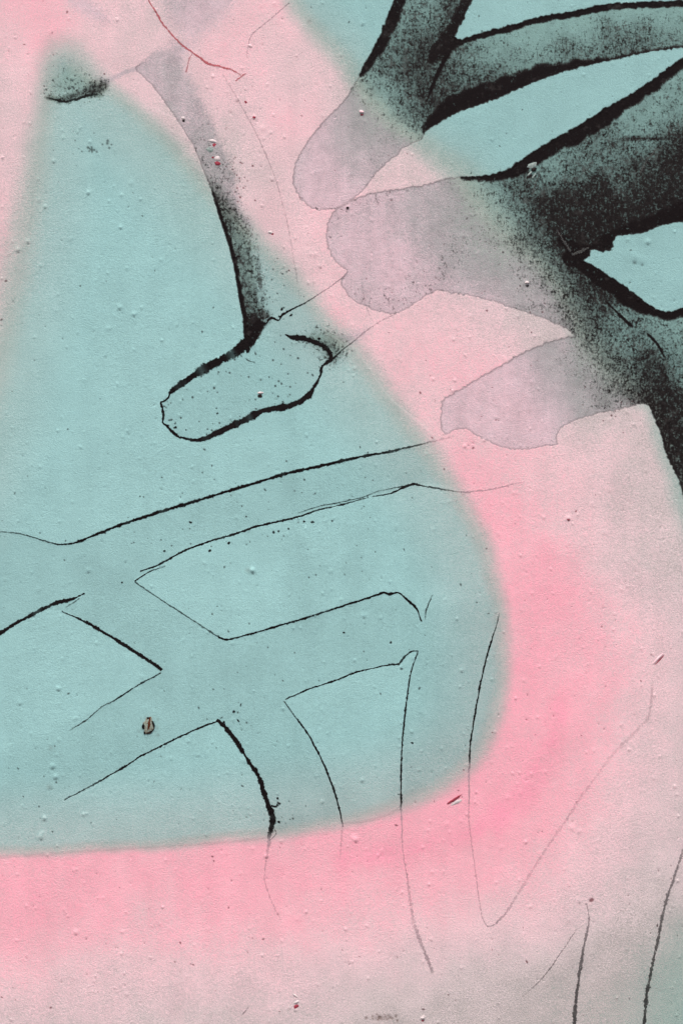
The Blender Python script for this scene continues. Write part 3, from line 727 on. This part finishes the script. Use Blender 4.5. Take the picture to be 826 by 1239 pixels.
line([(-60,804),(0,766.6),(20,753.7),(44,741),(68,730),(88,724),(103,718)], (1.8,2.1,2.1,2.2,1.9,1.4,.7), label="bold black line rising from the wall's pale left wedge")
line([(96.6,724),(88,730),(79,735)], (.8,.5,.4), (.7,.5,.3))
line([(75,740),(112,757),(146,777.5),(176,796),(193,808),(196,811)], (.9,1.5,1.8,1.9,2.0,1.6), label="bold black line falling to a sharp corner")
line([(195,814),(166,829.5),(142,845),(125,855),(108.5,868.5),(85,884)], (.7,.75,.9,.5,.8,.4), (.95,.85,.95,.55,.85,.4), rough=.4, label="thin broken line returning from the sharp corner")
line([(78,968),(102,955),(120,946),(146,931),(169.5,916),(203,898),(234,884),(264,872)], (.5,.9,1.0,1.1,1.2,1.3,1.2), (.7,.9,1,1), label="thin black line rising under the rust spot")
line([(262,871),(268,876),(281,890.5),(297.6,916),(313,941),(321,963),(327,980)], (1.8,2.4,2.4,2.6,2.7,3.2), label="thickest black line, curving down to the pink band")
line([(327,976),(330,988),(329,998),(327,1010),(325,1024)], (2.8,3.6,2.9,2.0,2.2), (1,1,.95,.8,.45), rough=.8, label="ragged frayed end of the thickest line")
line([(328,975),(334,976),(337,970)], (1.6,1.4,.5), (1,.9,.6), rough=.8)
line([(329,1000),(334,1007),(331,1012),(326,1017)], (1.0,.8,.9), (.6,.6,.5), rough=.5)
line([(325,1022),(322,1041),(320,1062),(326,1085),(339.5,1112.5)], (2.4,1.2,.7,.6,.4), (.42,.42,.42,.36,.25))
line([(344,849),(358.6,868.5),(375.6,892),(389,919),(399,943),(408,970),(412,985),(414.6,1000.7)], (.7,.9,1.1,1.2,1.1,1.0,.7), (.9,1,1,1,1,.95,.6), label="thin curved line on the tooth-shaped field, nearer the thickest line")
line([(414,998),(412,1025),(411,1040)], (1.0,1.2,.6), (.35,.35,.2))
line([(345,846),(375.6,833),(409.5,821),(436.6,812),(465,806),(482,802),(491,793),(498,788),(506,787.5)], (.7,1.0,1.1,.9,1.0,.8,.5), (.9,1,1,1,1,.8), rough=.5, label="thin rising line along the top of the tooth-shaped field")
line([(505,789),(496,817.6),(491,855),(486.4,895.6),(485,936),(485,977),(486,1004),(487,1028),(492,1062)], (.6,.8,1.0,1.1,1.1,1.0,1.0,1.1), (.8,1,1,1,1,.9,.62,.45,.5), rough=.3, label="thin upright line running from turquoise down into pink")
line([(492,1058),(496,1090),(500.5,1116),(510.7,1146),(524,1177)], (1.4,1.5,1.5,1.9,1.6), (.4,.36,.32,.5,.4))
line([(604,742),(600,757),(592,780.7),(582,821),(575.4,858.6),(570,889),(567.6,919.7),(567,957),(567,991),(571.4,1028),(578,1078.6),(583,1109),(590,1121),(602,1116)], (.5,.7,1.1,1.1,1.2,1.2,1.0,.9,.6,.5,.7,.9), (.3,.8,1,1,1,1,.85,.7,.42,.4,.45,.5,.5,.6), rough=.3, label="thin upright line hugging the curved edge of the pink band")
line([(600,1117),(608,1109),(620.6,1090.5),(647.7,1046),(681.6,995.6),(705,960),(745,908),(783,868),(788,835),(790,822)], (1.2,1.5,1.4,1.5,1.6,1.5,1.5,1.4), (.6,.5,.36,.28,.32,.26,.24,.26,.28,.15), label="pale grey line slanting across the pink band")
line([(708,1092),(712,1109),(709,1130),(705,1150),(698.5,1190.5),(695.5,1225),(694,1290)], (.5,1.0,1.4,1.7,2.0,2.2), (.4,.5,.58,.64,.7,.7), label="dark upright line with a dot beside its tip")
line([(840,985),(826,1028),(807,1085),(792,1150),(783,1194),(778,1240),(770,1300)], (1.2,1.5,1.7,1.7,1.9,2.0), (.5,.54,.6,.64,.7,.7), label="dark leaning line next to the green-grey corner")
line([(697,1124),(680,1150),(658,1180),(631,1207)], (.4,.6,.5,.4), (.3,.5,.45,.25))
line([(292,1229),(297,1223),(302,1217)], (.5,.6,.3), (.4,.6,.3))
line([(270,90),(287,118.6),(314,169.5),(331,210),(343,251),(353,300),(361,350),(363,372)], (.6,.8,.8,.9,.8,.7,.6), (.25,.3,.3,.32,.3,.25,.22,.12), label="faint grey line running down beside the curved leg stroke")
line([(349.7,3.4),(338,14),(327.6,23.7),(305.6,40.7),(300,55),(299,70)], (.8,.8,.9,.6,.4), (.5,.5,.5,.42,.25))
line([(346,377),(357,372),(366.5,368),(390,353),(417,334)], (1.4,1.1,.9,.7,.8), (1,.9,.75,.6,.6), label="thin line joining the leg stroke to the grey finger notch")
line([(317,390),(322,391),(328,385),(337,388),(341,382),(348,377)], (1.4,1.2,1.7,.9,1.2,1.2), rough=.9)
line([(400,436),(410,427),(424,416),(445,399),(461,388),(478,380)], (1.1,.8,.7,.7,.7), (.9,.7,.6,.45,.45,.4))
line([(57,118),(70,121.5),(82,123),(95,119.5),(106,115.5),(118,114)], (1.0,1.9,2.1,1.8,1.5), (.6,.85,.9,.8,.5), rough=.6, label="crisp lower edge of the black smear")
line([(546,44),(551,47),(549,52)], (1.2,1.6,1.2))
# crease lines in the black strokes
line([(437,345),(443,372),(452,392)], (.4,.5,.4), (.28,.35,.2))

# loose flecks of black beside the lines
for (u, v, L, a) in [(378,632,5,0),(368,631,3,.2),(331,644,3,-.3),(337,643,2.5,.1),(277,657,4,-.4),(230.5,631.7,4,.7),(254,666.6,4,-.2),(199,666.6,3,.3),(148,704.6,2.5,0),(283,861,3.5,-.5),(291.5,853,4,-1.3),(498.5,898.6,3.5,.5),(416,765.5,3,.3),(473,777,2.5,1),(349,640,2.5,.4),(298,625,2,0),(170,600,2,.6),(288,872,4,.9),(268,868,4,-.6),(271,874,3,.2),(336,966,3,-.9),(338,972,3.5,.3),(337,995,4,.9),(210,524,4,.8),(213,517,3,1.2),(263,500,2.5,0),(262,494,2,0),(376,413,5,-.3),(386,410,4,-.1),(352,381,4,-.5),(341,374,4,-1.2),(338,383,3,.2)]:
    du, dv = math.cos(a) * L / 2, math.sin(a) * L / 2
    ribbon('paint_fleck', [(u-du, v-dv, .5), (u, v, .9), (u+du, v+dv, .4)], alpha=[.8, 1, .7], rough=.3)

# outline of the sole: thick above and below, thin and frayed at the toe
def sole_line(pts, ws, **kw): return ribbon('sole_outline', w(pts, *[q * (1.15 if q > 1.7 else .7) for q in ws]), **kw)
sole_line([(304,409),(296,417),(281.7,428.5),(265,437),(248,446),(233,455),(220.7,464),(210,471),(204,476)], (5,4.2,3.6,3.5,3.6,3.4,3,1.6), spread=1.35, rough=.5, label="thick upper edge of the sole outline")
sole_line([(205,474),(203.7,480),(199,485),(195,487),(197.5,495),(198.6,504),(198,510.7),(203,515),(207,521),(213,526),(219,530.5)], (1.5,1.2,.9,1.0,1.3,.7,1.1,1.6,1.3), rough=.5, label="thin frayed toe end of the sole outline")
sole_line([(218,530),(231,532),(244,532),(254,528),(264.7,522.5),(277,516),(292,509.5),(306,503),(319,497),(335,493.5),(349.5,491),(362,486.5),(373,479)], (1.3,1.6,2.2,2.4,2.6,2.3,2.6,3.4,2.9,3.2,2.9,2.6,2.2), spread=1.4, rough=.6, label="thick ragged lower edge of the sole outline")
sole_line([(372,480),(379,470),(383,463),(388,452),(390,444),(396,439),(401,434)], (2.2,1.5,1.5,1.2,1.6,1.8), rough=.6, label="narrow heel side of the sole outline")
sole_line([(401,436),(398,428),(393.5,422.5),(387,418),(380,414.5),(372,410.5),(363,408),(354,406.5),(345,404)], (1.6,2.2,2.4,2.0,1.8,2.2,2.2,1.0), spread=1.5, rough=.9, label="ragged upper heel edge of the sole outline")
sole_line([(300,417),(301,424),(298,426)], (1.2,1.6,1.0), rough=.6)
sole_line([(296,433),(302,437),(309,439)], (.5,.8,.4), alpha=[.3,.7,.3])

# red crack
def crack(pts, ws, **kw): return ribbon('red_crack', w(pts, *[q * .55 for q in ws]), mat=MAT_RED, **kw)
crack([(176,-30),(179.7,0),(188,14),(196.6,27),(206,39),(217,51),(226,58),(234,64),(243,70),(251,76),(262,79),(271,81),(278,83),(284,86),(292,91)], (.9,1.0,1.0,1.1,1.1,1.2,1.0,.9), rough=.7, alpha=[.8]*8+[.9]*5+[.7,.5], label="thin red crack falling across the pink and grey paint")
crack([(285,98),(291,93),(298,88.5)], (.8,.8,.6), alpha=[.6,.75,.5])
crack([(233,65),(228,75),(225,88)], (.6,.6,1.0), alpha=[.4,.5,.6])

# ------------------------------------------------------------------ blisters, chips and rust; lit tops and shaded undersides are coloured in
def flake(name, u, v, a, b, ang, hmm, mat, dish=False, lift=.0, tilt=0.0, seed=0, n=14, rings=4):
    """small curled disc of paint: domed (blister) or hollow (chip), outline uneven"""
    rn = random.Random(seed); vs = []; fs = []
    rad = [1 + rn.uniform(-.2, .2) for _ in range(n)]
    ca, sa = math.cos(ang), math.sin(ang)
    base = float(h_at(np.array([u]), np.array([v]))[0])
    def put(x, y, t):
        uu = u + x*ca - y*sa; vv = v + x*sa + y*ca
        hh = float(h_at(np.array([uu]), np.array([vv]))[0]) if t >= .99 else base
        prof = (1 - t*t)
        hh = hh * t + base * (1-t) + (hmm * prof if not dish else hmm * (4*t*t*(1-t*t)) ) + lift * (1 if t < .99 else .15) + tilt * (y / b) * (1 - t*t*.3) * (0 if t >= .99 else 1)
        vs.append((wx(uu), -(hh + .05) * .001, wz(vv)))
    put(0, 0, 0)
    for k in range(1, rings + 1):
        t = k / rings
        for i in range(n):
            th = 2*math.pi*i/n
            put(a*t*rad[i]*math.cos(th), b*t*rad[i]*math.sin(th), t)
    for i in range(n): fs.append((0, 1+i, 1+(i+1) % n))
    for k in range(rings - 1):
        for i in range(n):
            fs.append((1+k*n+i, 1+(k+1)*n+i, 1+(k+1)*n+(i+1) % n, 1+k*n+(i+1) % n))
    return mesh_obj(name, vs, fs, mat, wall)

# broken blister pair on the leg stroke
b1 = flake('paint_blister', 257.5, 170.5, 5.5, 2.0, .2, .6, MAT_LITCHIP, seed=1); b1['label'] = "broken blister, its lit top painted pale, on the grey part of the leg stroke"
flake('chip_hollow_shade', 259.2, 175.2, 2.2, 1.9, -.5, .1, MAT_REDPAINT_SHADE, seed=2)
flake('paint_blister', 254, 181, 4.6, 3.0, .1, .4, MAT_GREYFLAKE, seed=3)
flake('paint_blister', 263.5, 192, 3.6, 3.6, .6, .8, MAT_LITCHIP, seed=4)
flake('chip_hollow_shade', 263.3, 197.6, 3.6, 2.2, .05, .15, MAT_REDPAINT_SHADE, lift=.25, seed=5)
flake('chip_hollow_shade', 257.5, 190.5, 1.3, 1.2, 0, .1, MAT_REDPAINT_SHADE, seed=6)
# torn blister on the broad stroke
b2 = flake('paint_blister', 643, 200.0, 6.5, 3.4, -.35, .4, MAT_GREYFLAKE, seed=7); b2['label'] = "torn grey blister on the edge of the broad black stroke"
flake('chip_hollow_shade', 645.5, 205.0, 3.4, 2.3, -.6, .2, MAT_UNDERSHADE, lift=.5, seed=8)
flake('chip_hollow_shade', 640, 213.5, 4.6, 1.6, -.5, .15, MAT_UNDERSHADE, lift=.1, seed=9)
flake('paint_chip', 640.5, 210, 4, 1.1, -.75, .3, MAT_GREYFLAKE, lift=.2, seed=10)
flake('paint_chip', 645.5, 213, 4, 1.1, -.95, .5, MAT_GREYFLAKE, lift=.2, seed=11)
# scratches that lifted the pink coat
s1 = flake('paint_chip', 795.5, 796.8, 10.0, 1.7, -.82, .55, MAT_PINKFLAKE, seed=12); s1['label'] = "narrow lifted flake of pink paint in the paler pink"
flake('chip_hollow_shade', 796.9, 798.8, 9.0, .75, -.82, .1, MAT_REDPAINT_SHADE, seed=13)
s2 = flake('paint_chip', 552, 970.6, 8.0, 2.0, -.5, .4, MAT_LITCHIP, seed=14); s2['label'] = "pale chip with a red split at the edge of the pink band"
flake('chip_hollow_shade', 549.5, 967.2, 10.0, 1.5, -.58, .1, MAT_REDPAINT_SHADE, lift=.3, seed=15)
# chips low on the pink
c1 = flake('paint_chip', 358.5, 1212.5, 3.6, 2.0, -.5, .8, MAT_LITCHIP, seed=16); c1['label'] = "small pale chip above a red spot in the faded pink"
flake('chip_hollow_shade', 358, 1217.6, 3.4, 2.1, -.5, .15, MAT_REDPAINT_SHADE, lift=.2, seed=17)
flake('paint_chip', 357, 1204.5, 4.0, 1.2, .7, .6, MAT_LITCHIP, seed=18)
flake('chip_hollow_shade', 511, 1234.6, 1.8, 1.5, 0, .1, MAT_REDPAINT_SHADE, seed=19)
flake('paint_blister', 511, 1231.6, 2.2, 1.7, 0, .6, MAT_LITCHIP, seed=20)
# pit in the sole
flake('chip_hollow_shade', 314.6, 479, 2.9, 2.5, 0, .1, MAT_UNDERSHADE, seed=21)
flake('paint_blister', 315, 475.4, 3.4, 1.5, 0, .8, MAT_LITCHIP, seed=22)
flake('chip_hollow_shade', 437.4, 138.6, 1.9, 1.2, 0, .1, MAT_REDPAINT_SHADE, seed=23)
flake('paint_blister', 437, 135.4, 2.8, 1.8, .2, .7, MAT_PINKFLAKE, seed=24)
flake('chip_hollow_shade', 637.6, 345.6, 1.9, 1.2, 0, .1, MAT_UNDERSHADE, seed=25)
flake('paint_blister', 637, 342.0, 2.8, 1.8, .2, .8, MAT_LITCHIP, seed=26)
flake('chip_hollow_shade', 307.4, 142, 1.9, 1.4, 0, .1, MAT_REDPAINT_SHADE, seed=27)
flake('chip_hollow_shade', 297.4, 123.5, 2.2, 1.4, .6, .1, MAT_REDPAINT_SHADE, seed=28)
flake('paint_blister', 302.6, 55.5, 3, 2, .6, .6, MAT_PINKFLAKE, seed=29)
flake('paint_blister', 222, 143, 2.6, 2, .3, .7, MAT_LITCHIP, seed=30)
flake('chip_hollow_shade', 222.3, 146.3, 2.0, 1.4, 0, .1, MAT_UNDERSHADE, seed=31)
flake('chip_hollow_shade', 420.5, 251.6, 1.9, 1.3, 0, .1, MAT_UNDERSHADE, seed=32)
flake('paint_blister', 327, 281, 3, 1.8, .3, .7, MAT_LITCHIP, seed=33)
flake('chip_hollow_shade', 329.6, 283, 1.6, 1.2, 0, .1, MAT_REDPAINT_SHADE, seed=34)
flake('chip_hollow_shade', 687.2, 628.6, 1.5, 1.2, 0, .1, MAT_REDPAINT_SHADE, seed=35)
# pale scratches across the broad stroke
def scratch(pts, ws): 
    return ribbon('pale_scratch', w(pts, *[q * .6 for q in ws]), mat=MAT_SCR, alpha=[.6]*len(pts), rough=.6, lift=.1)
MAT_SCR = line_material("pale_scratch_pigment", lin(88, 89, 87, K), 0.0)
scratch([(674,278),(682,291),(690,304)], (.8,.9,.8))
scratch([(691,307),(700,304),(712,300)], (1.6,1.8,1.0))
scratch([(792,181),(783,194),(774,210)], (1.0,1.0,.8))
scratch([(644,235),(648,220),(652,208)], (1.2,1.5,.8))

# rust spot: iron splitting the paint, with a corroded rim
spot = bpy.data.objects.new('rust_spot', None); col.objects.link(spot); spot.parent = wall
spot['label'] = "small oval rust spot breaking through the turquoise paint"
for nm, args, mt in [('rust_stain', (180, 878, 10.5, 6.6, -1.5, .25), MAT_STAIN), ('rust_core', (180.5, 876.5, 9.5, 2.3, -1.42, .55), MAT_RUST), ('rust_pit', (179.5, 886, 3.4, 2.4, .2, .4), MAT_DARK)]:
    o = flake(nm, *args, mt, seed=40, lift=.2); o.parent = spot
for pts, ws in [([(184.5,872),(186,877),(185,882),(182.5,886)], (.6,.9,.8,.7)), ([(175.5,875),(173.6,879),(174,882)], (.7,1.2,.8)), ([(178,869),(179.6,868.6),(181,870)], (.9,1.1,.8)), ([(174.5,885),(175.6,888)], (.7,.8))]:
    o = ribbon('corroded_rim', w(pts, *ws), rough=.3, lift=.5); o.parent = spot
